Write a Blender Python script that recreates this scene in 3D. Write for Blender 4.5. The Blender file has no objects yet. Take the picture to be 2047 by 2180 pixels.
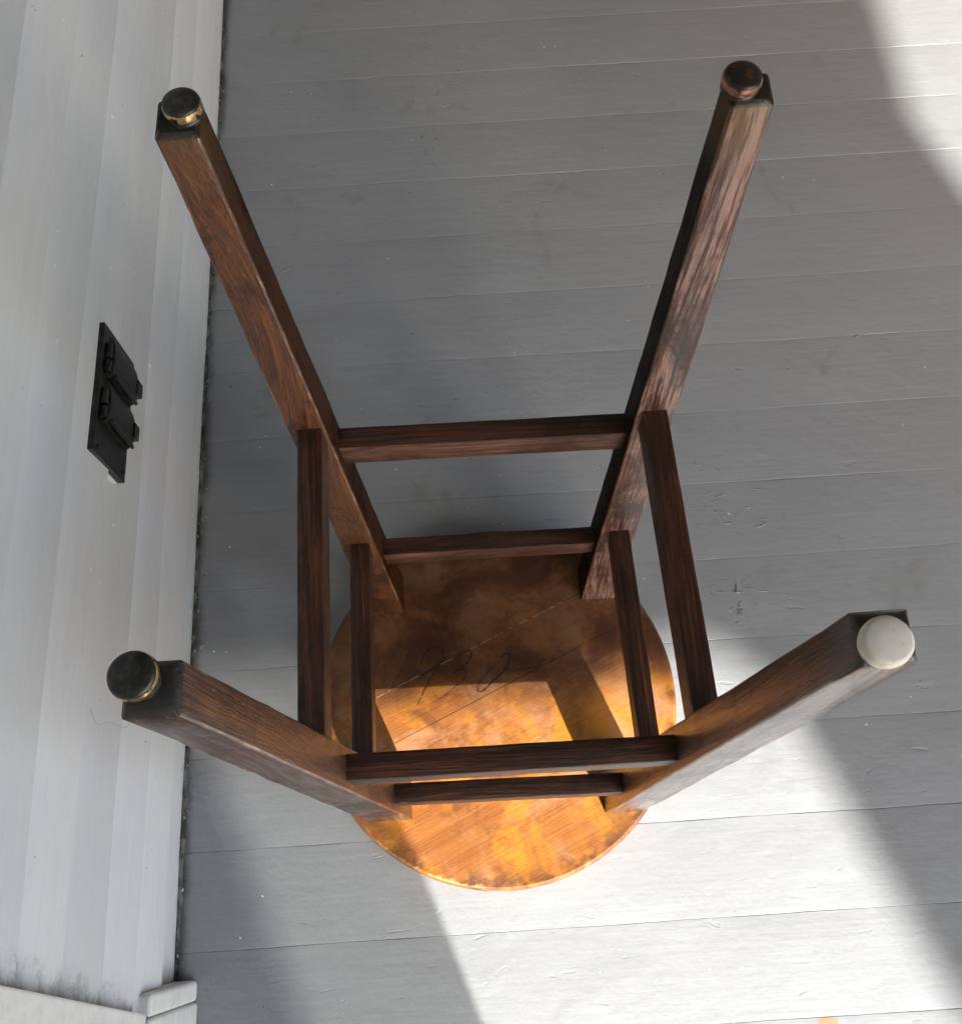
import bpy, bmesh, math, random
from mathutils import Vector, Matrix, noise

random.seed(7)
scene = bpy.context.scene
C = scene.collection

# ------------------------------------------------------------------ camera
cam_d = bpy.data.cameras.new("camera")
cam = bpy.data.objects.new("camera", cam_d)
C.objects.link(cam)
scene.camera = cam
cam.location = (-0.0097, -0.1752, 0.9211)
cam.rotation_euler = (0.38265, 0.01602, -0.06134)
cam_d.sensor_fit = 'HORIZONTAL'
cam_d.sensor_width = 36.0
cam_d.lens = 2085.22 / 2047.0 * 36.0
cam_d.shift_x = -4.954 / 2047.0
cam_d.shift_y = -25.909 / 2047.0
cam_d.clip_start = 0.01
cam_d.clip_end = 2000

# ------------------------------------------------------------------ light
TO_SUN = Vector((0.46, -1.217, 1.0)).normalized()
elev = math.asin(TO_SUN.z)
world = bpy.data.worlds.new("World")
scene.world = world
world.use_nodes = True
wn = world.node_tree.nodes
bgn = wn["Background"]
sky = wn.new("ShaderNodeTexSky")
sky.sky_type = 'NISHITA'
sky.sun_disc = False
sky.sun_elevation = elev
sky.sun_rotation = math.atan2(TO_SUN.x, TO_SUN.y)
sky.air_density = 1.3
sky.dust_density = 2.0
sky.ozone_density = 1.2
world.node_tree.links.new(sky.outputs[0], bgn.inputs[0])
bgn.inputs[1].default_value = 0.15

sun_d = bpy.data.lights.new("sun", 'SUN')
sun_d.energy = 2.6
sun_d.angle = math.radians(0.7)
sun_d.color = (1.0, 0.965, 0.895)
sun = bpy.data.objects.new("sun", sun_d)
C.objects.link(sun)
sun.rotation_euler = (-TO_SUN).to_track_quat('-Z', 'Y').to_euler()
sun.location = TO_SUN * 12

vs = scene.view_settings
vs.view_transform = 'Standard'
vs.look = 'None'
vs.exposure = 2.12
vs.gamma = 1.0
vs.use_curve_mapping = False

cy = scene.cycles
cy.max_bounces = 5
cy.diffuse_bounces = 3
cy.adaptive_threshold = 0.04
cy.glossy_bounces = 2
cy.transmission_bounces = 2
cy.caustics_reflective = False
cy.caustics_refractive = False

# ------------------------------------------------------------------ node helpers
class NT:
    def __init__(s, name):
        s.m = bpy.data.materials.new(name)
        s.m.use_nodes = True
        s.t = s.m.node_tree
        s.n = s.t.nodes
        s.b = s.n["Principled BSDF"]
    def link(s, a, b): s.t.links.new(a, b)
    def setin(s, sock, v):
        if hasattr(v, 'is_output'): s.link(v, sock)
        else: sock.default_value = v
    def obj(s, rnd=True):
        tc = s.n.new("ShaderNodeTexCoord")
        out = tc.outputs["Object"]
        if rnd:
            oi = s.n.new("ShaderNodeObjectInfo")
            k = s.math('MULTIPLY', oi.outputs["Random"], 37.0)
            cb = s.n.new("ShaderNodeCombineXYZ")
            for i in range(3): s.link(k, cb.inputs[i])
            out = s.vmath('ADD', out, cb.outputs[0])
        return out
    def pos(s):
        return s.n.new("ShaderNodeNewGeometry").outputs["Position"]
    def normal(s):
        return s.n.new("ShaderNodeNewGeometry").outputs["True Normal"]
    def rnd(s):
        return s.n.new("ShaderNodeObjectInfo").outputs["Random"]
    def vmath(s, op, a, b=None):
        n = s.n.new("ShaderNodeVectorMath"); n.operation = op
        s.setin(n.inputs[0], a)
        if b is not None: s.setin(n.inputs[1], b)
        return n.outputs["Value"] if op in ('LENGTH', 'DISTANCE', 'DOT_PRODUCT') else n.outputs[0]
    def math(s, op, a, b=None, c=None, clamp=False):
        n = s.n.new("ShaderNodeMath"); n.operation = op; n.use_clamp = clamp
        s.setin(n.inputs[0], a)
        if b is not None: s.setin(n.inputs[1], b)
        if c is not None: s.setin(n.inputs[2], c)
        return n.outputs[0]
    def sep(s, v):
        n = s.n.new("ShaderNodeSeparateXYZ"); s.link(v, n.inputs[0]); return n.outputs
    def noise(s, v, scale, detail=4, rough=0.5, dist=0.0, stretch=None):
        if stretch:
            v = s.vmath('MULTIPLY', v, stretch)
        n = s.n.new("ShaderNodeTexNoise")
        s.link(v, n.inputs["Vector"])
        n.inputs["Scale"].default_value = scale
        n.inputs["Detail"].default_value = detail
        n.inputs["Roughness"].default_value = rough
        n.inputs["Distortion"].default_value = dist
        return n.outputs["Fac"]
    def voro(s, v, scale, feature='F1', rnd=1.0):
        n = s.n.new("ShaderNodeTexVoronoi"); n.feature = feature
        s.link(v, n.inputs["Vector"]); n.inputs["Scale"].default_value = scale
        n.inputs["Randomness"].default_value = rnd
        return n.outputs["Distance"]
    def step(s, v, a, b):          # smooth 0..1 between a and b (a may exceed b)
        n = s.n.new("ShaderNodeMapRange"); n.interpolation_type = 'SMOOTHSTEP'
        s.link(v, n.inputs[0])
        if a < b:
            n.inputs[1].default_value, n.inputs[2].default_value = a, b
            n.inputs[3].default_value, n.inputs[4].default_value = 0, 1
        else:
            n.inputs[1].default_value, n.inputs[2].default_value = b, a
            n.inputs[3].default_value, n.inputs[4].default_value = 1, 0
        return n.outputs[0]
    def ramp(s, v, stops):
        n = s.n.new("ShaderNodeValToRGB"); s.link(v, n.inputs[0])
        e = n.color_ramp.elements
        while len(e) < len(stops): e.new(0.5)
        for k, (p, c) in enumerate(stops):
            e[k].position = p; e[k].color = (*c, 1)
        return n.outputs[0]
    def mix(s, f, a, b, mode='MIX'):
        n = s.n.new("ShaderNodeMix"); n.data_type = 'RGBA'; n.blend_type = mode
        s.setin(n.inputs["Factor"], f)
        for sock, v in ((n.inputs[6], a), (n.inputs[7], b)):
            if isinstance(v, tuple): sock.default_value = (*v, 1)
            else: s.link(v, sock)
        return n.outputs[2]
    def bump(s, h, strength=0.3, dist=0.001, prev=None):
        n = s.n.new("ShaderNodeBump")
        n.inputs["Strength"].default_value = strength
        n.inputs["Distance"].default_value = dist
        s.link(h, n.inputs["Height"])
        if prev is not None: s.link(prev, n.inputs["Normal"])
        return n.outputs[0]
    def done(s, col, rough, nrm=None, **kw):
        s.setin(s.b.inputs["Base Color"], (*col, 1) if isinstance(col, tuple) else col)
        s.setin(s.b.inputs["Roughness"], rough)
        if nrm is not None: s.link(nrm, s.b.inputs["Normal"])
        for k, v in kw.items(): s.setin(s.b.inputs[k.replace('_', ' ')], v)
        return s.m

# ------------------------------------------------------------------ materials
def wood(name, dark, mid, light, stain=0.6, wear_sheen=0.0, wear_sheen_col=(.42, .30, .25), rough=0.36, lighttip=0.0, scratch=0.0, freq=1.0, warpk=.03, coat=.7, coatr=.26, endgrain=0, side_shade=0, spec=.5):
    t = NT(name)
    v = t.obj()
    specf, coatf = spec, coat
    warp = t.noise(v, 9, 1, stretch=(1, 1, .35))
    cb = t.n.new("ShaderNodeCombineXYZ")
    t.link(t.math('MULTIPLY', warp, warpk), cb.inputs[0]); t.link(t.math('MULTIPLY', warp, warpk * .7), cb.inputs[1])
    vw = t.vmath('ADD', v, cb.outputs[0])
    streak = t.noise(vw, 430 * freq, 4, 0.68, stretch=(1.2, 1.2, .024))
    fine = t.noise(vw, 1500 * freq, 2, 0.6, stretch=(1.0, 1.0, .020))
    pores = t.step(fine, 0.54, 0.60)
    col = t.ramp(streak, [(0.35, dark), (0.50, mid), (0.65, light)])
    col = t.mix(t.math('MULTIPLY', pores, 0.75), col, tuple(c * 0.25 for c in dark))
    blot = t.noise(v, 22, 7, 0.74, 0.7, stretch=(1, 1, .6))
    bl = t.math('MULTIPLY', t.step(blot, 0.48, 0.60), stain)
    col = t.mix(bl, col, tuple(c * 0.22 for c in dark))
    if wear_sheen > 0:
        wn_ = t.noise(vw, 190, 5, 0.76, stretch=(2.0, 2.0, .06))
        wf = t.math('MULTIPLY', t.step(wn_, 0.47, 0.56), t.step(blot, 0.62, 0.42))
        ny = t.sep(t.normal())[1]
        ff = t.step(ny, -.4, -.8)          # front-face mask: worn streaks with painted sheen; other faces painted in shade
        col = t.mix(t.math('MULTIPLY', wf, t.math('MULTIPLY', ff, wear_sheen)), col, wear_sheen_col)
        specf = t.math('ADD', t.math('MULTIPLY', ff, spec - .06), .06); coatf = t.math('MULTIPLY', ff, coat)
        if side_shade: col = t.mix(t.math('MULTIPLY', t.math('SUBTRACT', 1.0, ff), side_shade), col, (.010, .005, .004))  # shade of the unlit side faces painted in near black
    if lighttip > 0:               # bare wood rubbed free of stain near the foot
        z = t.sep(t.n.new("ShaderNodeTexCoord").outputs["Object"])[2]
        lf = t.math('ADD', z, t.math('MULTIPLY', blot, 0.09))
        col = t.mix(t.math('MULTIPLY', t.step(lf, 0.60, 0.655), lighttip), col, (.28, .16, .065))
    if scratch > 0:
        sc = t.step(t.noise(v, 260, 3, 0.7, stretch=(1, 1, .3)), 0.65, 0.72)
        col = t.mix(t.math('MULTIPLY', sc, scratch), col, (.40, .33, .27))
    if endgrain:                   # blackened end grain at the foot
        z = t.sep(t.n.new("ShaderNodeTexCoord").outputs["Object"])[2]
        col = t.mix(t.math('MULTIPLY', t.step(z, endgrain - .0030, endgrain - .0012), .9), col, (.020, .018, .014))
    r = t.math('ADD', t.math('MULTIPLY', streak, 0.30), rough - 0.13)
    r = t.math('ADD', r, t.math('MULTIPLY', bl, 0.15))
    h = t.math('ADD', t.math('SUBTRACT', t.math('MULTIPLY', streak, .9), t.math('MULTIPLY', pores, .35)), t.math('MULTIPLY', blot, .8))
    cn = t.bump(h, .30, 0.0009)
    return t.done(col, t.math('ADD', r, .08), t.bump(h, .7, 0.0010), Specular_IOR_Level=specf if side_shade else spec, Coat_Weight=coatf if side_shade else coat, Coat_Roughness=coatr, Coat_Normal=cn)

M = {}
M['legA'] = wood('stained_oak_warm', (.040, .012, .004), (.105, .033, .010), (.190, .064, .018), stain=.75, wear_sheen=.12, wear_sheen_col=(.26, .12, .045), side_shade=.6, lighttip=.15, rough=.42, warpk=.10, coat=.3, coatr=.28, spec=.3, endgrain=.6068)
M['legB'] = wood('stained_oak_rubbed_sheen', (.024, .008, .005), (.062, .020, .011), (.125, .046, .027), stain=.55, wear_sheen=.75, wear_sheen_col=(.40, .235, .19), lighttip=.35, rough=.42, freq=.85, coat=.45, coatr=.30, spec=.35, side_shade=.93, endgrain=.6080)
M['legC'] = wood('stained_oak_brown', (.034, .011, .004), (.088, .029, .009), (.150, .052, .016), stain=.5, wear_sheen=.40, wear_sheen_col=(.30, .22, .18), scratch=.45, rough=.40, coat=.45, coatr=.26, spec=.35, endgrain=.6090)
M['legD'] = wood('stained_oak_dark', (.028, .008, .003), (.074, .022, .008), (.130, .042, .014), stain=.55, wear_sheen=.5, wear_sheen_col=(.34, .29, .26), scratch=.22, rough=.36, freq=.6, coat=.8, coatr=.20, spec=.4, endgrain=.6041)
M['bar'] = wood('stained_oak_bar', (.018, .005, .003), (.055, .016, .006), (.120, .037, .012), stain=.45, rough=.40, coat=.4, coatr=.26, spec=.3)
M['bar_red'] = wood('stained_oak_bar_reddish', (.020, .006, .003), (.062, .018, .008), (.125, .040, .018), stain=.45, wear_sheen=.65, wear_sheen_col=(.26, .13, .095), rough=.40, coat=.35, coatr=.28, spec=.3)

def arris_mat():
    t = NT('worn_arris')
    v = t.obj()
    a = t.noise(v, 90, 6, .75, stretch=(1, 1, .3))
    col = t.ramp(a, [(.40, (.035, .014, .007)), (.52, (.10, .045, .020)), (.62, (.34, .22, .13))])
    return t.done(col, .36, t.bump(a, .5, .0008), Coat_Weight=.4)
M['arris'] = arris_mat()

def seat_mat():
    t = NT('seat_board_wood')
    v = t.obj(False)
    g = t.n.new("ShaderNodeVectorRotate"); g.rotation_type = 'Z_AXIS'
    t.link(v, g.inputs["Vector"]); g.inputs["Angle"].default_value = math.radians(-24)
    vr = t.vmath('ADD', g.outputs[0], t.vmath('MULTIPLY', v, (0, 0, 0)))
    oi = t.math('MULTIPLY', t.rnd(), 23.0)
    cb = t.n.new("ShaderNodeCombineXYZ"); t.link(oi, cb.inputs[1])
    vr = t.vmath('ADD', vr, cb.outputs[0])
    grain = t.noise(vr, 90, 5, 0.6, stretch=(.06, 1, 1))
    fine = t.noise(vr, 560, 3, 0.6, stretch=(.03, 1, 1))
    col = t.ramp(grain, [(.30, (.270, .088, .019)), (.50, (.325, .113, .026)), (.70, (.38, .145, .036))])
    amber = t.noise(v, 14, 8, .72, .4)
    col = t.mix(t.math('MULTIPLY', t.step(amber, .45, .60), .85), col, (.60, .225, .020))
    pink = t.noise(t.vmath('ADD', v, (3.1, 1.7, 0)), 17, 6, .7, .3)
    col = t.mix(t.math('MULTIPLY', t.step(pink, .46, .68), .7), col, (.50, .270, .150))
    dk = t.noise(t.vmath('ADD', v, (7.3, 4.2, 0)), 19, 9, .74, .5)
    # old dark finish in runs; stained rear half darkened further with painted shade
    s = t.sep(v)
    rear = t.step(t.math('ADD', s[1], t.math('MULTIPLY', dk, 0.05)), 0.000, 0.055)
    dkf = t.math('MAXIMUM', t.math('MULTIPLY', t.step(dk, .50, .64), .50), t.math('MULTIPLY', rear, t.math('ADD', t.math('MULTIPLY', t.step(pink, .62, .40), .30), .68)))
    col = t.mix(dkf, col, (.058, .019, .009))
    r2 = t.vmath('LENGTH', t.vmath('MULTIPLY', v, (1, 1, 0)))
    rim = t.math('MULTIPLY', t.step(r2, .138, .163), t.step(t.noise(v, 26, 5, .65), .45, .58))
    col = t.mix(t.math('MULTIPLY', rim, .75), col, (.070, .024, .012))
    chip = t.math('MULTIPLY', t.step(t.math('ADD', r2, t.math('MULTIPLY', t.noise(v, 90, 5, .7), .022)), .1715, .1745),
                  t.step(t.vmath('DISTANCE', v, (-.075, -.145, .019)), .070, .035))
    chip = t.math('MULTIPLY', chip, t.step(s[2], .017, .0185))
    col = t.mix(chip, col, (.62, .40, .16))
    specks = t.step(t.noise(v, 520, 3, .7), .69, .75)
    col = t.mix(t.math('MULTIPLY', specks, .5), col, (.55, .38, .24))
    fl = t.step(fine, .57, .66)
    col = t.mix(t.math('MULTIPLY', fl, .22), col, (.08, .032, .014))
    h = t.math('ADD', fine, t.math('MULTIPLY', grain, .6))
    n1 = t.bump(t.math('ADD', h, t.math('MULTIPLY', dk, 1.2)), .4, .0008)
    return t.done(col, t.math('ADD', t.math('MULTIPLY', dk, .3), .27), n1)
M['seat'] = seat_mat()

def floor_mat():
    t = NT('grey_porch_paint')
    p = t.pos()
    v = t.vmath('ADD', p, t.vmath('MULTIPLY', p, (0, 0, 0)))
    tone = t.noise(v, 2.2, 3, .5)
    tone2 = t.noise(v, 9, 5, .6, stretch=(.5, 1.2, 1))
    rb = t.rnd()
    val = t.math('ADD', t.math('MULTIPLY', tone, .10), t.math('MULTIPLY', tone2, .06))
    val = t.math('ADD', val, t.math('MULTIPLY', rb, .010))
    val = t.math('ADD', val, .225)
    cbn = t.n.new("ShaderNodeCombineColor")
    t.link(val, cbn.inputs[0]); t.link(t.math('MULTIPLY', val, 1.022), cbn.inputs[1]); t.link(t.math('MULTIPLY', val, 1.05), cbn.inputs[2])
    col = cbn.outputs[0]
    # greenish dirt patches
    dirt = t.noise(t.vmath('ADD', v, (5, 9, 0)), 8, 4, .7, .4)
    col = t.mix(t.math('MULTIPLY', t.step(dirt, .60, .72), .35), col, (.16, .16, .11))
    # dirt gathered along the house wall
    x = t.sep(p)[0]
    wd = t.math('ADD', x, t.math('MULTIPLY', tone2, -.026))
    wallf = t.step(wd, -.292, -.3045)
    wallf = t.math('MULTIPLY', wallf, t.step(dirt, .34, .52))
    col = t.mix(t.math('MULTIPLY', wallf, .85), col, (.055, .050, .036))
    sp = t.step(t.noise(v, 170, 2, .5), .765, .785)
    col = t.mix(sp, col, (.05, .045, .04))
    sw = t.step(t.noise(t.vmath('ADD', v, (11, 3, 0)), 150, 1, .4), .80, .815)
    col = t.mix(sw, col, (.80, .80, .77))
    km = None
    for (kx, ky, sx, sy) in [(.238, .13, .040, .10), (.40, .32, .08, .05)]:
        d = t.vmath('LENGTH', t.vmath('MULTIPLY', t.vmath('SUBTRACT', p, (kx, ky, 0)), (1 / sx, 1 / sy, 0)))
        f = t.step(d, 1.2, .2)
        km = f if km is None else t.math('MAXIMUM', km, f)
    kdirt = t.math('MULTIPLY', t.step(dirt, .50, .62), km)
    col = t.mix(t.math('MULTIPLY', kdirt, .55), col, (.12, .12, .085))
    # one chip down to bare wood
    d = t.vmath('LENGTH', t.vmath('MULTIPLY', t.vmath('SUBTRACT', p, (.2552, -.2905, 0)), (1 / .010, 1 / .0045, 0)))
    d = t.math('ADD', d, t.math('MULTIPLY', tone2, 1.2))
    col = t.mix(t.step(d, 1.55, 1.35), col, (.42, .26, .15))
    brush = t.noise(v, 210, 3, .65, stretch=(.045, 1, 1))
    gr = t.math('ADD', t.math('MULTIPLY', t.math('SUBTRACT', brush, .5), .20), 1.0)
    pl = t.noise(v, 420, 2, .7)
    gr = t.math('MULTIPLY', gr, t.math('ADD', t.math('MULTIPLY', t.math('SUBTRACT', pl, .5), .20), 1.0))
    col = t.vmath('MULTIPLY', col, gr)
    # relief: brush strokes along the boards, waves, dents and drips, orange peel
    wav = t.noise(v, 34, 3, .60, .15, stretch=(.75, 1, 1))
    dents = t.step(t.noise(t.vmath('ADD', v, (2, 8, 0)), 60, 4, .62, .6, stretch=(.6, 1.4, 1)), .64, .74)
    h = t.math('ADD', t.math('MULTIPLY', brush, .00018), t.math('MULTIPLY', wav, .0010))
    h = t.math('ADD', h, t.math('MULTIPLY', pl, .00010))
    h = t.math('ADD', h, t.math('MULTIPLY', dents, -.00032))
    n = t.bump(h, 1.0, 1.0)
    rough = t.math('ADD', t.math('MULTIPLY', tone2, .22), .34)
    return t.done(col, rough, n)
M['floor'] = floor_mat()

def siding_mat():
    t = NT('white_siding_paint')
    p = t.pos()
    s = t.sep(p)
    br = t.noise(p, 120, 4, .6, stretch=(1, .09, 1.4))
    big = t.noise(p, 6, 3, .5, stretch=(1, .6, 1))
    col = t.ramp(big, [(.3, (.67, .70, .685)), (.5, (.72, .725, .735)), (.7, (.70, .70, .755))])
    col = t.mix(.12, col, t.ramp(br, [(.3, (.45, .45, .45)), (.7, (.8, .8, .8))]))
    col = t.mix(t.math('MULTIPLY', t.rnd(), .55), col, (.42, .435, .445))
    sp = t.step(t.noise(p, 130, 2, .5), .765, .785)
    col = t.mix(t.math('MULTIPLY', sp, .7), col, (.12, .12, .11))
    sw = t.step(t.noise(t.vmath('ADD', p, (3, 7, 1)), 100, 2, .5, stretch=(1, .7, 1)), .75, .77)
    col = t.mix(sw, col, (.86, .86, .84))
    # mildew creeping along the door casing and low down
    g = t.noise(p, 55, 6, .72)
    slant = t.math('SUBTRACT', s[1], t.math('ADD', t.math('MULTIPLY', s[2], .161), -.2576))
    gy = t.step(t.math('ADD', slant, t.math('MULTIPLY', g, -.060)), -.012, -.040)
    col = t.mix(t.math('MULTIPLY', gy, t.math('MULTIPLY', t.step(g, .34, .62), .60)), col, (.10, .10, .07))
    low = t.math('MULTIPLY', t.step(s[2], .02, .008), t.step(g, .42, .6))
    col = t.mix(t.math('MULTIPLY', low, .6), col, (.16, .16, .13))
    dd = t.step(t.noise(t.vmath('ADD', p, (1, 2, 3)), 40, 2, .45, stretch=(1, .6, 1.2)), .70, .76)
    h = t.math('ADD', t.math('MULTIPLY', br, .00016), t.math('MULTIPLY', t.noise(p, 22, 4, .55, stretch=(1, .5, 1)), .0022))
    h = t.math('ADD', h, t.math('ADD', t.math('MULTIPLY', dd, .0005), t.math('MULTIPLY', t.noise(p, 600, 1), .00006)))
    n = t.bump(h, 1.0, 1.0)
    return t.done(col, .5, n)
M['siding'] = siding_mat()

def trim_mat():
    t = NT('white_trim_paint')
    p = t.pos()
    a = t.noise(p, 70, 5, .65)
    col = t.ramp(a, [(.3, (.70, .69, .65)), (.6, (.80, .79, .77))])
    g = t.noise(p, 38, 6, .7)
    col = t.mix(t.math('MULTIPLY', t.step(g, .60, .72), .5), col, (.25, .24, .19))
    n = t.bump(t.noise(p, 55, 5, .6), .4, .002)
    return t.done(col, .45, n)
M['trim'] = trim_mat()

def dirt_mat():
    t = NT('packed_dirt')
    p = t.pos()
    a = t.noise(p, 120, 4, .6, stretch=(1, .5, 1))
    col = t.ramp(a, [(.30, (.018, .018, .015)), (.48, (.070, .068, .058)), (.62, (.19, .19, .175))])
    return t.done(col, .9, t.bump(a, .8, .002))
M['dirt'] = dirt_mat()

def plain(name, col, rough, nz=0.0, scale=200, metal=0.0, col2=None, thr=(.45, .62), bs=.3, bd=.0006):
    t = NT(name)
    v = t.obj()
    a = t.noise(v, scale, 5, .65)
    c = t.mix(t.step(a, *thr), col, col2) if col2 else col
    return t.done(c, rough, t.bump(a, bs, bd), Metallic=metal)

M['black_plastic'] = plain('black_plastic', (.008, .008, .008), .30, col2=(.024, .024, .022), scale=150)
M['rubber'] = plain('dark_rubber', (.010, .009, .008), .38, col2=(.035, .032, .030), scale=300)
M['dark_cap'] = plain('blackened_metal', (.012, .011, .010), .36, col2=(.045, .038, .030), scale=260)
M['brass'] = plain('worn_brass', (.58, .40, .18), .30, col2=(.05, .025, .012), scale=260, metal=.95, thr=(.50, .58))
M['copper'] = plain('rusty_copper', (.36, .17, .11), .36, col2=(.08, .035, .02), scale=260, metal=.8, thr=(.48, .62))
M['rust_cap'] = plain('rust_spotted_metal', (.030, .026, .024), .36, col2=(.16, .055, .016), scale=180, metal=.35, thr=(.54, .62))
M['white_plastic'] = plain('ivory_plastic', (.88, .79, .62), .38, col2=(.72, .66, .53), scale=80)
def face_mat():
    t = NT('scuffed_white_plastic')
    v = t.obj()
    a = t.noise(v, 330, 4, .65)
    r = t.noise(v, 110, 4, .6)
    col = t.ramp(r, [(.35, (.76, .68, .57)), (.6, (.85, .79, .70))])
    col = t.mix(t.math('MULTIPLY', t.step(a, .62, .72), .6), col, (.20, .17, .13))
    return t.done(col, .45, t.bump(a, .3, .0006))
M['white_face'] = face_mat()
M['graphite'] = plain('graphite', (.012, .010, .009), .55, col2=(.03, .022, .015), scale=500)
M['hair'] = plain('hair', (.03, .025, .02), .5)
M['flake'] = plain('paint_flake', (.55, .53, .47), .6, col2=(.20, .17, .12), scale=300)
M['caulk'] = plain('white_caulk', (.80, .80, .78), .4)
M['ceiling'] = plain('porch_ceiling_paint', (.22, .225, .22), .6, scale=8)
M['dark_blocker'] = plain('dark_blocker_panel', (.10, .085, .07), .6, scale=12)  # kept dark so the added panels bounce little light
M['joint_fill'] = plain('pale_glue_line', (.42, .28, .16), .5, col2=(.10, .045, .02), scale=160, thr=(.46, .54))
def grass_mat():
    t = NT('mown_grass')
    p = t.pos()
    a = t.noise(p, 3, 8, .7)
    col = t.ramp(a, [(.3, (.045, .07, .02)), (.7, (.10, .13, .05))])
    return t.done(col, .8, t.bump(a, .5, .05))
M['grass'] = grass_mat()

# ------------------------------------------------------------------ mesh helpers
def link(name, me, mat, parent=None, smooth=False):
    o = bpy.data.objects.new(name, me)
    C.objects.link(o)
    if mat is not None: me.materials.append(mat)
    if parent is not None: o.parent = parent
    if smooth:
        for p in me.polygons: p.use_smooth = True
    return o
def from_bm(name, bm, mat, parent=None, smooth=False):
    bmesh.ops.recalc_face_normals(bm, faces=bm.faces)
    me = bpy.data.meshes.new(name)
    bm.to_mesh(me); bm.free()
    return link(name, me, mat, parent, smooth)
def smooth_angle(o, deg=40):
    me = o.data
    for p in me.polygons: p.use_smooth = True
    bm = bmesh.new(); bm.from_mesh(me)
    for e in bm.edges:
        if len(e.link_faces) == 2 and e.calc_face_angle(0) > math.radians(deg): e.smooth = False
    bm.to_mesh(me); bm.free()
def box(bm, a, b):
    vs_ = [bm.verts.new((x, y, z)) for z in (a[2], b[2]) for y in (a[1], b[1]) for x in (a[0], b[0])]
    for f in ((0, 1, 3, 2), (4, 6, 7, 5), (0, 4, 5, 1), (2, 3, 7, 6), (0, 2, 6, 4), (1, 5, 7, 3)):
        bm.faces.new([vs_[i] for i in f])
    return vs_
def bevel(bm, w, seg=2):
    bmesh.ops.bevel(bm, geom=list(bm.edges) , offset=w, segments=seg, profile=.6, affect='EDGES', clamp_overlap=True)
def tube_pts(bm, pts, r, n=5):
    rings = []
    for i, p in enumerate(pts):
        p = Vector(p)
        d = (Vector(pts[min(i + 1, len(pts) - 1)]) - Vector(pts[max(i - 1, 0)])).normalized()
        u = d.orthogonal().normalized(); w = d.cross(u)
        rings.append([bm.verts.new(p + (u * math.cos(k * 2 * math.pi / n) + w * math.sin(k * 2 * math.pi / n)) * r) for k in range(n)])
    for a, b in zip(rings, rings[1:]):
        for k in range(n):
            bm.faces.new((a[k], a[(k + 1) % n], b[(k + 1) % n], b[k]))
def smooth_path(pts, sub=6):
    out = []
    P = [Vector(p) for p in pts]
    for i in range(len(P) - 1):
        p0, p1, p2, p3 = P[max(i - 1, 0)], P[i], P[i + 1], P[min(i + 2, len(P) - 1)]
        for k in range(sub):
            t = k / sub
            out.append(0.5 * ((2 * p1) + (p2 - p0) * t + (2 * p0 - 5 * p1 + 4 * p2 - p3) * t * t + (3 * p1 - p0 - 3 * p2 + p3) * t ** 3))
    out.append(P[-1])
    return out
def lathe(bm, prof, n=40, center=(0, 0, 0)):
    rings = []
    for r, z in prof:
        rings.append([bm.verts.new((center[0] + r * math.cos(2 * math.pi * k / n), center[1] + r * math.sin(2 * math.pi * k / n), center[2] + z)) for k in range(n)])
    for a, b in zip(rings, rings[1:]):
        for k in range(n): bm.faces.new((a[k], a[(k + 1) % n], b[(k + 1) % n], b[k]))
    bm.faces.new(rings[-1]); bm.faces.new(rings[0][::-1])
def empty(name, loc, label=None, cat=None, kind=None):
    o = bpy.data.objects.new(name, None)
    C.objects.link(o); o.location = loc; o.empty_display_size = .05
    if label: o['label'] = label
    if cat: o['category'] = cat
    if kind: o['kind'] = kind
    return o
def tag(o, label, cat, group=None):
    o['label'] = label; o['category'] = cat
    if group: o['group'] = group
    return o

# ------------------------------------------------------------------ setting: porch floor
XW = -0.2932                     # plane of the house wall
PW, P0 = 0.08085, 0.76451        # board pitch, first joint in view
subfloor_bm = bmesh.new()
box(subfloor_bm, (XW - .02, -3.05, -.20), (1.72, 2.6, -.024))
sub = from_bm('porch_floor', subfloor_bm, M['dirt'])
sub['kind'] = 'structure'
tag(sub, 'grey painted wooden porch floor of narrow boards', 'floor')

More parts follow.
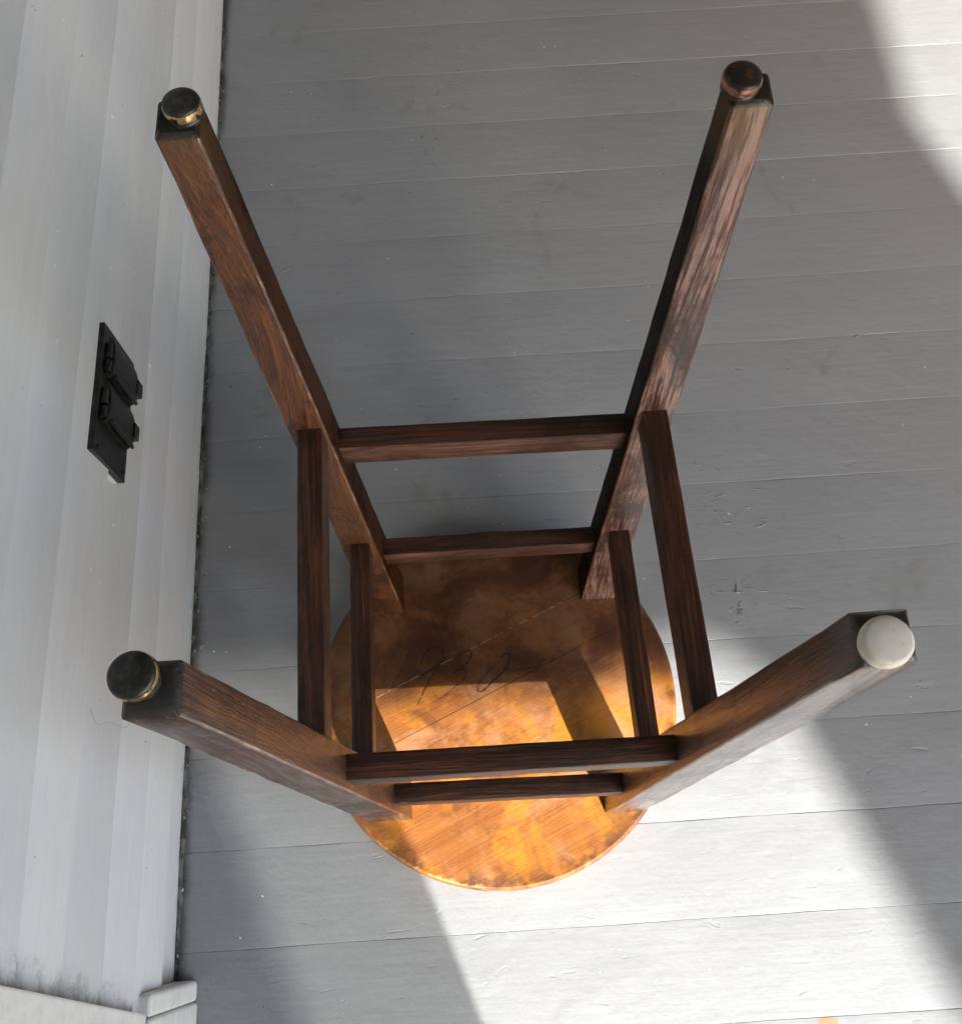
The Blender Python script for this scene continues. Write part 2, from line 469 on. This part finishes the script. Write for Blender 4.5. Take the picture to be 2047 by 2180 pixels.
def plank(k, near):
    y1 = P0 - PW * k; y0 = y1 - PW
    segs = 200 if near else 4
    x0, x1 = XW - .010, 1.72
    bm = bmesh.new()
    rnd = random.Random(100 + k)
    dz = rnd.uniform(-.00010, .00010) if near else 0
    ph0, ph1 = rnd.random() * 50, rnd.random() * 50
    rows = []
    prof = 7
    for i in range(segs + 1):
        x = x0 + (x1 - x0) * (i / segs) ** 1.25
        j0 = .00002 + .00030 * noise.noise((x * 14, ph0, 0)) + .00022 * noise.noise((x * 90, ph0, 3))
        j1 = .00002 + .00030 * noise.noise((x * 14, ph1, 0)) + .00022 * noise.noise((x * 90, ph1, 3))
        w0_ = .0005 * noise.noise((x * 11, k * 3.7, 2)); w1_ = .0005 * noise.noise((x * 11, (k - 1) * 3.7, 2))
        ya, yb = y0 + w0_ + max(.00002, j0), y1 + w1_ - max(.00002, j1)
        cup = .00012 * noise.noise((x * 3, ph0, 7))
        e0 = max(.00012, .0005 + .0008 * noise.noise((x * 16, ph0, 9)) + .0005 * noise.noise((x * 70, ph0, 5))); e1 = max(.00012, .0005 + .0008 * noise.noise((x * 16, ph1, 9)) + .0005 * noise.noise((x * 70, ph1, 5)))
        ring = [(ya, -.022), (ya, dz - e0), (ya + e0 * .6, dz - e0 * .3), (ya + .004, dz + .00004),
                ((ya + yb) / 2, dz + cup),
                (yb - .004, dz + .00004), (yb - e1 * .6, dz - e1 * .3), (yb, dz - e1), (yb, -.022)]
        rows.append([bm.verts.new((x, a, b)) for a, b in ring])
    n = len(rows[0])
    for a, b in zip(rows, rows[1:]):
        for q in range(n):
            bm.faces.new((a[q], a[(q + 1) % n], b[(q + 1) % n], b[q]))
    bm.faces.new(rows[0][::-1]); bm.faces.new(rows[-1])
    o = from_bm('floor_board', bm, M['floor'], sub)
    smooth_angle(o, 35)
    return o
for k in range(-22, 47):
    plank(k, -4 <= k <= 16)

ground_bm = bmesh.new()
vs_ = [ground_bm.verts.new(p) for p in ((-600, -600, -.45), (600, -600, -.45), (600, 600, -.45), (-600, 600, -.45))]
ground_bm.faces.new(vs_)
g = from_bm('ground', ground_bm, M['grass']); g['kind'] = 'structure'

# wrinkled, lifted paint around the knots
rw = random.Random(21)
bm = bmesh.new(); bmc = bmesh.new()
def wrinkle(x, y, ang, ln, r, curl):
    pts = []
    a = ang
    n_ = max(4, int(ln / .003))
    for i in range(n_):
        k = i / (n_ - 1)
        pts.append(Vector((x, y, 0)))
        a += rw.uniform(-curl, curl)
        x += math.cos(a) * ln / n_; y += math.sin(a) * ln / n_
    pts = smooth_path(pts, 3)
    rings = []
    for i, p in enumerate(pts):
        d = (pts[min(i + 1, len(pts) - 1)] - pts[max(i - 1, 0)]).normalized()
        w = Vector((-d.y, d.x, 0))
        k = i / (len(pts) - 1)
        rr_ = r * (math.sin(math.pi * min(1, max(0, k))) ** .6 * .9 + .1) * (1 + .5 * noise.noise((p.x * 400, p.y * 400, 0)))
        rings.append([bm.verts.new(p + w * c * rr_ * 1.3 + Vector((0, 0, h * rr_ - .0002))) for c, h in ((-1.2, 0), (-.6, .9), (-.1, 1.5), (.35, 1.1), (.5, -.2))])
    for p, q in zip(rings, rings[1:]):
        for e in range(4): bm.faces.new((p[e], p[e + 1], q[e + 1], q[e]))
    if r > .00027:
        prev = None
        for i, p in enumerate(pts):
            d = (pts[min(i + 1, len(pts) - 1)] - pts[max(i - 1, 0)]).normalized(); w = Vector((-d.y, d.x, 0))
            k = i / (len(pts) - 1)
            o0 = r * .55; o1 = o0 + r * 1.7 * math.sin(math.pi * k) * (.6 + .8 * noise.noise((p.x * 500, p.y * 500, 3)))
            cur = [bmc.verts.new(p + w * o0 + Vector((0, 0, .00022))), bmc.verts.new(p + w * max(o1, o0) + Vector((0, 0, .00022)))]
            if prev: bmc.faces.new((prev[0], prev[1], cur[1], cur[0]))
            prev = cur
KN = ((.246, .156, .018, .010, 13, .018), (.236, .184, .014, .005, 8, .018), (.226, .087, .024, .004, 9, .018), (.236, .064, .004, .015, 10, .012),
      (.226, .214, .010, .004, 4, .011), (-.008, .730, .018, .016, 8, .020), (-.04, .64, .007, .022, 8, .020),
      (-.02, .197, .010, .006, 3, .009), (-.046, .314, .010, .008, 3, .009), (.0213, .315, .01, .006, 3, .011), (.446, .336, .03, .02, 4, .012))
for kx, ky, sx, sy, num, ln in KN:
    for q in range(num):
        wrinkle(rw.gauss(kx, sx), rw.gauss(ky, sy), rw.gauss(0 if sx >= sy else 1.3, .3), ln * rw.uniform(.3, 1.1), rw.uniform(.00028, .00065), .5)
for q in range(26):
    wrinkle(rw.uniform(-.25, .6), rw.uniform(-.28, .8), rw.gauss(0, .5), rw.uniform(.003, .009), rw.uniform(.00015, .0004), .5)
o = from_bm('paint_wrinkles', bm, M['floor'], sub, True); o['kind'] = 'stuff'
o = from_bm('paint_cracks', bmc, M['dirt'], sub); o['kind'] = 'stuff'

# ------------------------------------------------------------------ house wall with clapboards
wall = empty('house_wall', (XW, 0.5, 0), 'white painted clapboard house wall beside the stool', 'wall')
def child(o, parent):
    o.parent = parent
    o.matrix_parent_inverse = parent.matrix_basis.inverted() if parent.rotation_euler.x == 0 else Matrix()
    return o
def cbox(name, a, b, mat, parent, bev=0.0, seg=2):
    bm = bmesh.new(); box(bm, a, b)
    if bev: bevel(bm, bev, seg)
    o = from_bm(name, bm, mat)
    o.parent = parent
    o.matrix_parent_inverse = Matrix.Translation(-Vector(parent.location))
    return o
cbox('sheathing', (XW - .12, -3.0, -.3), (XW - .014, 2.6, 2.53), M['ceiling'], wall)
laps = [.0095, .0754, .1385, .2020, .2670, .3310, .3945]
while laps[-1] < 2.45: laps.append(laps[-1] + .0640)
ENDY = -.330
for i in range(len(laps) - 1):
    z0, z1 = laps[i], laps[i + 1]
    near = z1 < .75
    segs = 60 if near else 2
    bm = bmesh.new(); rows = []
    for j in range(segs + 1):
        y = ENDY + (2.6 - ENDY) * (j / segs) ** 1.6
        w0 = .0011 * noise.noise((y * 5, i * 7.1, 0)) if near else 0
        w1 = .0007 * noise.noise((y * 9, i * 7.1, 4)) if near else 0
        thick = .0165 + (.0016 * noise.noise((y * 4, i * 3.3, 8)) if near else 0)
        if i == 0: thick = .0050
        zb = z0 + w1
        ring = [(XW - .012, zb), (XW + thick - .0010 + w0, zb), (XW + thick + w0, zb + .0016), (XW + thick * .90 + w0, z0 + (z1 - z0) * .62),
                (XW + thick * .62 + w0, z0 + (z1 - z0) * .80), (XW + thick * .22 + w0, z0 + (z1 - z0) * .94), (XW + .0006, z1 + .006), (XW - .012, z1 + .006)]
        rows.append([bm.verts.new((a, y, b)) for a, b in ring])
    n = 8
    for a, b in zip(rows, rows[1:]):
        for q in range(n): bm.faces.new((a[q], a[(q + 1) % n], b[(q + 1) % n], b[q]))
    bm.faces.new(rows[0][::-1]); bm.faces.new(rows[-1])
    o = from_bm('clapboard', bm, M['siding'])
    smooth_angle(o, 30)
    o.parent = wall; o.matrix_parent_inverse = Matrix.Translation(-Vector(wall.location))

# slanting white board and trim block at the lower left corner
bm = bmesh.new()
def slant_y(z): return -.2360 + .161 * (z - .1561)
pro = [(slant_y(.130), .130), (slant_y(.80), .80), (slant_y(.80) - .125, .82), (slant_y(.130) - .125, .150)]
fr = [bm.verts.new((XW + .0235, y, z)) for y, z in pro]; bk = [bm.verts.new((XW + .0180, y, z)) for y, z in pro]
bm.faces.new(fr); bm.faces.new(bk[::-1])
for q in range(4): bm.faces.new((fr[q], bk[q], bk[(q + 1) % 4], fr[(q + 1) % 4]))
bevel(bm, .0018, 2)
tag(from_bm('white_board', bm, M['trim']), 'white painted board slanting against the wall at the lower left corner', 'board')
block = empty('trim_block', (XW, -.28, 0), 'white painted trim block on the floor at the lower left corner', 'trim block')
cbox('block_body', (XW - .002, -.345, .0005), (XW + .0235, -.2440, .122), M['trim'], block, .0030, 3)
cbox('block_bead', (XW - .002, -.2436, .0005), (XW + .0228, -.2270, .119), M['trim'], block, .0045, 4)

# ------------------------------------------------------------------ dirt and flakes along the wall
bm = bmesh.new()
prev = None
for j in range(260):
    y = -.226 + j * (1.10 / 259)
    wdt = .0020 + .0026 * noise.noise((y * 24, 1, 0)) + .0022 * noise.noise((y * 120, 5, 0))
    x1 = XW + .0035 + max(.0006, wdt)
    cur = [bm.verts.new((XW - .006, y, .0030)), bm.verts.new((x1 - .003, y, .0022 + .0008 * noise.noise((y * 90, 2, 0)))), bm.verts.new((x1, y, .0001))]
    if prev:
        for q in range(2): bm.faces.new((prev[q], prev[q + 1], cur[q + 1], cur[q]))
    prev = cur
o = from_bm('wall_edge_dirt', bm, M['dirt'], None, True)
o['kind'] = 'stuff'; tag(o, 'dark dirt packed in the crack between floor and wall', 'dirt')
bm = bmesh.new()
rr = random.Random(5)
for j in range(70):
    y = rr.uniform(-.22, .85); x = XW + .0035 + abs(rr.gauss(.004, .0035)); z = .0026
    s = rr.uniform(.0004, .0013) * (1.8 if rr.random() < .08 else 1)
    a0 = rr.uniform(0, 6.28)
    pts = [Vector((x + math.cos(a0 + a) * s * rr.uniform(.5, 1), y + math.sin(a0 + a) * s * rr.uniform(.7, 2.2), z + rr.uniform(-.0006, .0008))) for a in (0, 1.4, 2.7, 4.2, 5.2)]
    top = [bm.verts.new(p) for p in pts]; bot = [bm.verts.new(p - Vector((0, 0, .0006))) for p in pts]
    bm.faces.new(top); bm.faces.new(bot[::-1])
    for q in range(5): bm.faces.new((top[q], bot[q], bot[(q + 1) % 5], top[(q + 1) % 5]))
o = from_bm('paint_flakes', bm, M['flake'])
o['kind'] = 'stuff'; tag(o, 'small pale paint flakes scattered along the foot of the wall', 'paint flakes')

# ------------------------------------------------------------------ unseen porch parts and added blockers that shade the floor
roof = empty('porch_roof', (.7, -.2, 2.5), 'porch roof overhead with header beam', 'roof')
cbox('ceiling_deck', (XW - .12, -3.0, 2.54), (1.708, 1.30, 2.62), M['ceiling'], roof)
bm = bmesh.new()
cv = [(1.7085, -2.44), (1.80, -2.70), (1.80, -3.0), (1.7085, -3.0)]
fr = [bm.verts.new((x, y, 2.545)) for x, y in cv]; bk = [bm.verts.new((x, y, 2.61)) for x, y in cv]
bm.faces.new(fr); bm.faces.new(bk[::-1])
for q in range(4): bm.faces.new((fr[q], bk[q], bk[(q + 1) % 4], fr[(q + 1) % 4]))
o = from_bm('corner_blocker', bm, M['trim']); o.parent = roof; o.matrix_parent_inverse = Matrix.Translation(-Vector(roof.location))  # added piece, shaped to bend the roof's shadow edge
cbox('header_beam', (XW - .12, -3.06, 2.54), (1.712, -3.002, 2.75), M['trim'], roof)
post = empty('porch_post', (1.58, -3.0, 0), 'square porch post with curved bracket at the corner', 'post')
cbox('shaft', (1.412, -3.06, -.02), (1.76, -2.94, 2.539), M['trim'], post)
bm = bmesh.new()
cv = [(1.4115, 2.5385)]
for k in range(11):
    a = math.radians(90 * k / 10)
    cv.append((1.4115 - .12 + .12 * math.sin(a), 2.5385 - .12 + .12 * math.cos(a)))
fr = [bm.verts.new((x, -3.03, z)) for x, z in cv]; bk = [bm.verts.new((x, -2.96, z)) for x, z in cv]
bm.faces.new(fr); bm.faces.new(bk[::-1])
for q in range(len(cv)): bm.faces.new((fr[q], bk[q], bk[(q + 1) % len(cv)], fr[(q + 1) % len(cv)]))
o = from_bm('bracket', bm, M['trim']); o.parent = post; o.matrix_parent_inverse = Matrix.Translation(-Vector(post.location))
side = empty('side_blocker', (1.72, 1.5, 0), 'added unseen wall that blocks light from the right and far end', 'wall')  # added to cut the light from the right
cbox('blocker_panel', (1.725, -.50, -.45), (1.80, 1.26, 2.53), M['dark_blocker'], side)
cbox('end_blocker', (XW + .03, 1.03, .003), (1.72, 1.09, 2.53), M['dark_blocker'], side)  # added to darken the far end of the floor
front = empty('front_blocker', (.2, -3.0, 0), 'added unseen wall that blocks sun from the front', 'wall')  # added to bound the half-lit floor near the house wall
cbox('blocker_panel', (XW - .12, -3.05, -.45), (.835, -2.95, 2.539), M['ceiling'], front)
# added unseen curtain that lets part of the sun through
t = NT('sun_dimming_sheer')
tr = t.n.new("ShaderNodeBsdfTransparent"); tr.inputs[0].default_value = (.97, .97, .95, 1)
mx = t.n.new("ShaderNodeMixShader"); mx.inputs[0].default_value = .74
t.done((.62, .62, .60), .8)
t.link(tr.outputs[0], mx.inputs[1]); t.link(t.b.outputs[0], mx.inputs[2])
t.link(mx.outputs[0], t.n["Material Output"].inputs[0])
bm = bmesh.new(); prev = None
for i in range(41):
    k = i / 40
    x = XW + .03 + (.168 - XW - .03) * k
    y = -.80 + .012 * math.sin(k * 26) * (1 - k)
    cur = [bm.verts.new((x, y, .02)), bm.verts.new((x, y, 2.48))]
    if prev: bm.faces.new((prev[0], cur[0], cur[1], prev[1]))
    prev = cur
tag(from_bm('added_curtain', bm, t.m, None, True), 'added unseen curtain that thins the sunlight on the floor', 'curtain')

# ------------------------------------------------------------------ outlet cover on the wall
outlet = empty('outlet_cover', (XW, .201, .21), 'black weatherproof double outlet cover on the white clapboard wall', 'outlet cover')
oy0, oy1, oz0, oz1 = .1300, .2331, .2422, .3050
xs = XW + .0180
cbox('base_plate', (XW - .004, oy0, oz0), (xs + .0015, oy1, oz1), M['black_plastic'], outlet, .0009)
cbox('caulk_bead', (XW - .004, oy0 - .0018, oz0 + .004), (xs - .0030, oy0 - .0003, oz1 - .002), M['caulk'], outlet, .0010)
for ya, yb in ((.1925, .2268), (.1552, .1895)):
    # lid with a bowed front and a finger tab at its lower end
    bm = bmesh.new()
    yc, hw = (ya + yb) / 2, (yb - ya) / 2
    prof = []
    rows = []
    N = 12
    for j in range(N + 1):
        a = -1 + 2 * j / N
        x = .0026 + .0034 * math.sqrt(max(0, 1 - (a * .96) ** 2))
        zlow = oz0 - .0022 + .010 * (1 - math.sqrt(max(0, 1 - (a * .97) ** 2)))
        rows.append([bm.verts.new(p) for p in ((xs + .0016, yc + a * hw, zlow), (xs + x, yc + a * hw, zlow + .0012),
                                               (xs + x, yc + a * hw, oz1 - .013), (xs + .0016, yc + a * hw, oz1 - .011))])
    for p, q in zip(rows, rows[1:]):
        for e in range(4): bm.faces.new((p[e], p[(e + 1) % 4], q[(e + 1) % 4], q[e]))
    bm.faces.new(rows[0][::-1]); bm.faces.new(rows[-1])
    lid = from_bm('lid', bm, M['black_plastic']); smooth_angle(lid, 35)
    lid.parent = outlet; lid.matrix_parent_inverse = Matrix.Translation(-Vector(outlet.location))
    for nm, a, b in (('tab', (xs + .0022, ya + .0125, oz0 - .0070), (xs + .0072, ya + .0245, oz0 + .0035)),
                     ('rib', (xs + .0060, ya + .001, oz0 + .004), (xs + .0082, ya + .0042, oz1 - .014))):
        bm = bmesh.new(); box(bm, a, b); bevel(bm, .0008, 2)
        q = from_bm(nm, bm, M['black_plastic']); q.parent = lid
    bm = bmesh.new()
    for s0, s1 in ((ya + .002, ya + .011), (ya + .0135, yb - .009)):
        tube_pts(bm, [(xs + .0035, s0, oz1 - .007), (xs + .0035, s1, oz1 - .007)], .0028, 8)
    q = from_bm('hinge', bm, M['black_plastic'], None, True); q.parent = outlet
    q.matrix_parent_inverse = Matrix.Translation(-Vector(outlet.location))
for yy, zz in ((.1360, .2480), (.1350, .2960)):
    bm = bmesh.new(); lathe(bm, [(.0022, 0), (.0022, .0009), (.0014, .0014)], 12)
    bmesh.ops.rotate(bm, verts=bm.verts, cent=(0, 0, 0), matrix=Matrix.Rotation(math.radians(90), 3, 'Y'))
    bmesh.ops.translate(bm, verts=bm.verts, vec=(xs + .0015, yy, zz))
    q = from_bm('screw', bm, M['dark_cap'], None, True); q.parent = outlet
    q.matrix_parent_inverse = Matrix.Translation(-Vector(outlet.location))

# ------------------------------------------------------------------ the stool, standing on its seat
SC = Vector((-.0015, -.0086, 0)); SR = .165; ST = .0191
stool = empty('wooden_stool', (SC.x, SC.y, 0), 'old dark oak stool turned upside down on its round seat', 'stool')
def to_stool(o):
    o.parent = stool
    o.matrix_parent_inverse = Matrix.Translation(-Vector(stool.location))
    return o
# seat boards: the disc cut along its glued joints
ang = math.radians(24.0)
ux = Vector((math.cos(ang), math.sin(ang))); uy = Vector((-math.sin(ang), math.cos(ang)))
def strip(r, d0, d1, n=28):
    d0 = max(d0, -r * .9999); d1 = min(d1, r * .9999)
    a0, a1 = math.asin(d0 / r), math.asin(d1 / r)
    pts = [(r * math.cos(a0 + (a1 - a0) * i / n), r * math.sin(a0 + (a1 - a0) * i / n)) for i in range(n + 1)]
    pts += [(-r * math.cos(a1 + (a0 - a1) * i / n), r * math.sin(a1 + (a0 - a1) * i / n)) for i in range(n + 1)]
    return [ux * x + uy * y for x, y in pts]
joints = [-.2, .0068, .0518, .2]
layers = [(SR - .0040, .0008), (SR - .0015, .0024), (SR, .0060), (SR - .0002, .0130), (SR - .0012, .0170), (SR - .0034, ST)]
for bi, (d0, d1) in enumerate(zip(joints, joints[1:])):
    bm = bmesh.new(); rings = []
    gap = .00008
    for li, (r, z) in enumerate(layers):
        e = .00022 if li in (0, len(layers) - 1) else 0.0
        rings.append([bm.verts.new((p.x, p.y, z)) for p in strip(r, d0 + gap + e, d1 - gap - e)])
    n = len(rings[0])
    for a, b in zip(rings, rings[1:]):
        for q in range(n): bm.faces.new((a[q], a[(q + 1) % n], b[(q + 1) % n], b[q]))
    bm.faces.new(rings[0][::-1]); bm.faces.new(rings[-1])
    bmesh.ops.remove_doubles(bm, verts=bm.verts, dist=1e-5)
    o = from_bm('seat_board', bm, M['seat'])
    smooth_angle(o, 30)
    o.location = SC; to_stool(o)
# pale glue squeezed out of one joint
bm = bmesh.new()
prev = None
for i in range(150):
    s = -.118 + i * .215 / 149
    w = .00025 + .00070 * max(0, noise.noise((s * 60, 0, 0)) + .22)
    c0 = ux * s + uy * .0518
    cur = [bm.verts.new((c0.x + uy.x * k * w, c0.y + uy.y * k * w, ST + z)) for k, z in ((-1, -.0014), (-1, -.0001), (0, .00012), (1, -.0001), (1, -.0014))]
    if prev:
        for q in range(4): bm.faces.new((prev[q], prev[q + 1], cur[q + 1], cur[q]))
    prev = cur
o = from_bm('glue_line', bm, M['joint_fill'], None, True); o.location = SC; to_stool(o)
# pencilled number
strokes = [
 [(-0.0798, 0.0401), (-0.0827, 0.0345), (-0.0888, 0.0216), (-0.0956, 0.012), (-0.0993, 0.0026), (-0.1016, -0.0045)],
 [(-0.0698, 0.027), (-0.0682, 0.0327), (-0.065, 0.0378), (-0.0591, 0.0423), (-0.0525, 0.0419), (-0.0483, 0.0358), (-0.0509, 0.0284), (-0.0574, 0.0187), (-0.0653, 0.007), (-0.0742, -0.0097)],
 [(-0.0715, 0.0157), (-0.0631, 0.0199), (-0.0523, 0.0267)],
 [(-0.0376, 0.0316), (-0.0299, 0.036), (-0.0241, 0.0374), (-0.0221, 0.0341), (-0.0269, 0.026), (-0.0342, 0.0207), (-0.0405, 0.0167), (-0.0329, 0.0198), (-0.0282, 0.0177), (-0.0298, 0.0121), (-0.0371, 0.006), (-0.0475, -0.002), (-0.0555, -0.0067)],
 [(0.0147, 0.014), (0.0211, 0.0171), (0.0298, 0.017), (0.0382, 0.0182), (0.0412, 0.0229), (0.0466, 0.0247), (0.0532, 0.0252)],
 [(0.0044, 0.0288), (0.0103, 0.032), (0.0128, 0.0301), (0.0085, 0.0179), (-0.0045, 0.007), (-0.0137, -0.0011), (-0.018, -0.0009), (-0.0186, 0.0031), (-0.0129, 0.011), (0.0034, 0.0267)]]
bm = bmesh.new()
widths = [.0007, .0011, .0015, .0009, .0007, .00095]
for si, st in enumerate(strokes):
    pts = smooth_path([(x, y, 0) for x, y in st], 14)
    prev = None
    for i, p in enumerate(pts):
        d = (pts[min(i + 1, len(pts) - 1)] - pts[max(i - 1, 0)]).normalized()
        nrm = Vector((-d.y, d.x, 0))
        k = i / len(pts)
        w = widths[si] * (.75 + .7 * noise.noise((p.x * 900, p.y * 900, si))) * (1 - .55 * k ** 3)
        skip = noise.noise((p.x * 1500, p.y * 1500, 9)) < (-.45 if si else -.12) - (0 if k < .8 else -.15)
        a = bm.verts.new((p + nrm * w).to_tuple()[:2] + (ST + .00018,)); b = bm.verts.new((p - nrm * w).to_tuple()[:2] + (ST + .00018,))
        if prev and not skip: bm.faces.new((prev[0], prev[1], b, a))
        prev = (a, b)
for v in list(bm.verts):
    if not v.link_faces: bm.verts.remove(v)
o = from_bm('pencil_writing', bm, M['graphite']); to_stool(o)
o['label'] = 'pencilled number 1930 on the underside of the seat'

LEGS = {
 'A': ([-0.0991, 0.0953, 0.0191], [-0.1174, 0.1163, 0.6219], [0.0308, 0.0356], [0.0174, 0.0199]),
 'B': ([0.101, 0.095, 0.0191], [0.1083, 0.1124, 0.6231], [0.0336, 0.032], [0.0174, 0.0165]),
 'C': ([-0.1012, -0.0933, 0.0191], [-0.1121, -0.1107, 0.6241], [0.0376, 0.0334], [0.0179, 0.0173]),
 'D': ([0.1042, -0.0977, 0.0191], [0.1152, -0.1082, 0.6192], [0.0354, 0.0355], [0.0195, 0.0176]),
}
STRETCH = [
 ('AB1', [-0.1084, 0.1097, 0.3263], [0.1047, 0.1076, 0.3263]),
 ('AB2', [-0.1026, 0.1002, 0.1338], [0.1024, 0.0992, 0.1338]),
 ('AC1', [-0.1084, 0.1075, 0.3714], [-0.1062, -0.1034, 0.3714]),
 ('AC2', [-0.1027, 0.101, 0.1844], [-0.1028, -0.0981, 0.1844]),
 ('BD1', [0.1036, 0.1051, 0.369], [0.109, -0.1038, 0.369]),
 ('BD2', [0.1028, 0.0995, 0.1766], [0.107, -0.1005, 0.1766]),
 ('CD1', [-0.1068, -0.102, 0.3284], [0.1099, -0.103, 0.3284]),
 ('CD2', [-0.1031, -0.0981, 0.1231], [0.1061, -0.1013, 0.1231]),
]
SW, SH = .0150, .0248
def rounded_section(wx, wy, r, n=3):
    pts = []
    for cx, cy, a0 in ((1, 1, 0), (-1, 1, 90), (-1, -1, 180), (1, -1, 270)):
        for k in range(n):
            a = math.radians(a0 + 90 * k / (n - 1))
            pts.append((cx * (wx / 2 - r) + r * math.cos(a), cy * (wy / 2 - r) + r * math.sin(a)))
    return pts
GLIDE = {  # centre offset, cap radius, cap material, rim material, label
 'A': ((.0033, .0005), .0079, 'dark_cap', 'brass', 'blackened glide with worn brass rim'),
 'B': ((-.0041, .0004), .0079, 'rust_cap', 'copper', 'rust spotted glide with coppery rim'),
 'C': ((-.0041, .0032), .0078, 'dark_cap', 'brass', 'black glide with brass edge'),
 'D': ((-.0018, -.0026), .0081, 'white_face', 'white_plastic', 'ivory white plastic glide'),
}
for l, (b, tp, wb, wt) in LEGS.items():
    b = Vector(b); tp = Vector(tp)
    b.z -= .0040
    bm = bmesh.new(); rings = []
    N = 46
    seed = ord(l) * 3.7
    for i in range(N + 1):
        k = i / N
        c = (tp - b) * k
        wx = wb[0] + (wt[0] - wb[0]) * k; wy = wb[1] + (wt[1] - wb[1]) * k
        r = .0011
        dzc = 0.0
        if i == N - 1: c = (tp - b) * (1 - .0022 / (tp - b).length); r = .0014
        if i == N: wx -= .0036; wy -= .0036; r = .0016
        ring = []
        for q, (x, y) in enumerate(rounded_section(wx, wy, r)):
            cor = q // 3
            j = .00045 * noise.noise((c.z * 26, cor * 9.1, seed)) + .00030 * noise.noise((c.z * 95, cor * 5.3, seed))
            nick = noise.noise((c.z * 60, cor * 3.3, seed + 20))
            if nick > .42: j -= .0011 * (nick - .42) * 2.5
            m = Vector((x, y)).normalized() * j
            ring.append(bm.verts.new((c.x + x + m.x, c.y + y + m.y, c.z)))
        rings.append(ring)
    n = len(rings[0])
    for p, q in zip(rings, rings[1:]):
        for e in range(n): bm.faces.new((p[e], p[(e + 1) % n], q[(e + 1) % n], q[e]))
    bm.faces.new(rings[0][::-1]); bm.faces.new(rings[-1])
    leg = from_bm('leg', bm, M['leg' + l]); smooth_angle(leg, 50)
    leg.data.materials.append(M['arris'])
    for p in leg.data.polygons:
        if len(p.vertices) == 4 and abs(p.normal.x) > .25 and abs(p.normal.y) > .25: p.material_index = 1
    leg.location = b; to_stool(leg)
    # glide: dark collar, rim and face
    (ox, oy), R_, cm, rm, lab = GLIDE[l]
    top = (tp.x - b.x + ox, tp.y - b.y + oy, tp.z - b.z - .0004)
    tall = {'A': .0072, 'B': .0066, 'C': .0070, 'D': .0076}[l]
    bm = bmesh.new()
    if l == 'D':
        lathe(bm, [(R_ * .90, 0), (R_ * .98, tall * .35), (R_, tall * .65), (R_ * .97, tall * .92), (R_ * .90, tall)], 48, top)
    else:
        lathe(bm, [(R_ * .86, tall * .30), (R_ * .97, tall * .36), (R_, tall * .55), (R_ * .99, tall * .78), (R_ * .92, tall * .95)], 48, top)
    gl = from_bm('glide', bm, M[rm], None, True)
    gl.parent = leg; gl['label'] = lab; smooth_angle(gl, 45)
    bm = bmesh.new()
    if l == 'D':
        lathe(bm, [(R_ * .93, tall - .0006), (R_ * .89, tall + .0001), (R_ * .80, tall + .0004), (R_ * .2, tall + .0005)], 48, top)
    else:
        lathe(bm, [(R_ * .97, tall * .80), (R_ * .93, tall * .97), (R_ * .80, tall * 1.06), (R_ * .45, tall * 1.13), (R_ * .1, tall * 1.15)], 48, top)
    cp = from_bm('glide_face', bm, M[cm], None, True); cp.parent = leg
    if l != 'D':
        bm = bmesh.new(); lathe(bm, [(R_ * .98, 0), (R_ * .93, tall * .18), (R_ * .84, tall * .34)], 40, top)
        cl = from_bm('glide_collar', bm, M['rubber'], None, True); cl.parent = leg

for n_, a, b in STRETCH:
    a = Vector(a); b = Vector(b)
    L = (b - a).length
    d = (b - a).normalized()
    side = Vector((0, 0, 1)).cross(d).normalized()
    rot = Matrix((side, d.cross(side), d)).transposed()     # local x = side, y = up-ish, z = along
    bm = bmesh.new(); rings = []
    N = 22
    seed = hash(n_[0]) % 7 + ord(n_[0]) + ord(n_[2]) * 3.1 + ord(n_[1]) * 1.7
    seed = ord(n_[0]) * 1.3 + ord(n_[1]) * 1.7 + ord(n_[2]) * 3.1
    for i in range(N + 1):
        z = L * i / N
        ring = []
        for q, (x, y) in enumerate(rounded_section(SW, SH, .0008)):
            cor = q // 3
            j = .00028 * noise.noise((z * 40, cor * 9.1, seed)) + .00020 * noise.noise((z * 160, cor * 4, seed))
            m = Vector((x, y)).normalized() * j
            ring.append(bm.verts.new((x + m.x, y + m.y, z)))
        rings.append(ring)
    nn = len(rings[0])
    for p, q in zip(rings, rings[1:]):
        for e in range(nn): bm.faces.new((p[e], p[(e + 1) % nn], q[(e + 1) % nn], q[e]))
    bm.faces.new(rings[0][::-1]); bm.faces.new(rings[-1])
    s = from_bm('stretcher', bm, M['bar_red'] if n_[:2] == 'AB' else M['bar']); smooth_angle(s, 50)
    s.matrix_world = Matrix.Translation(a) @ rot.to_4x4()
    to_stool(s)

# ------------------------------------------------------------------ stray hairs
def hair(pts, label):
    bm = bmesh.new(); tube_pts(bm, smooth_path(pts, 8), .00010, 4)
    tag(from_bm('hair', bm, M['hair']), label, 'hair')
hair([(XW + .006, -.028, .245), (XW + .020, -.052, .26), (XW + .045, -.060, .30), (XW + .10, -.085, .42), (-.118, -.108, .625)],
     'long dark hair strung from the white wall to the near left foot')
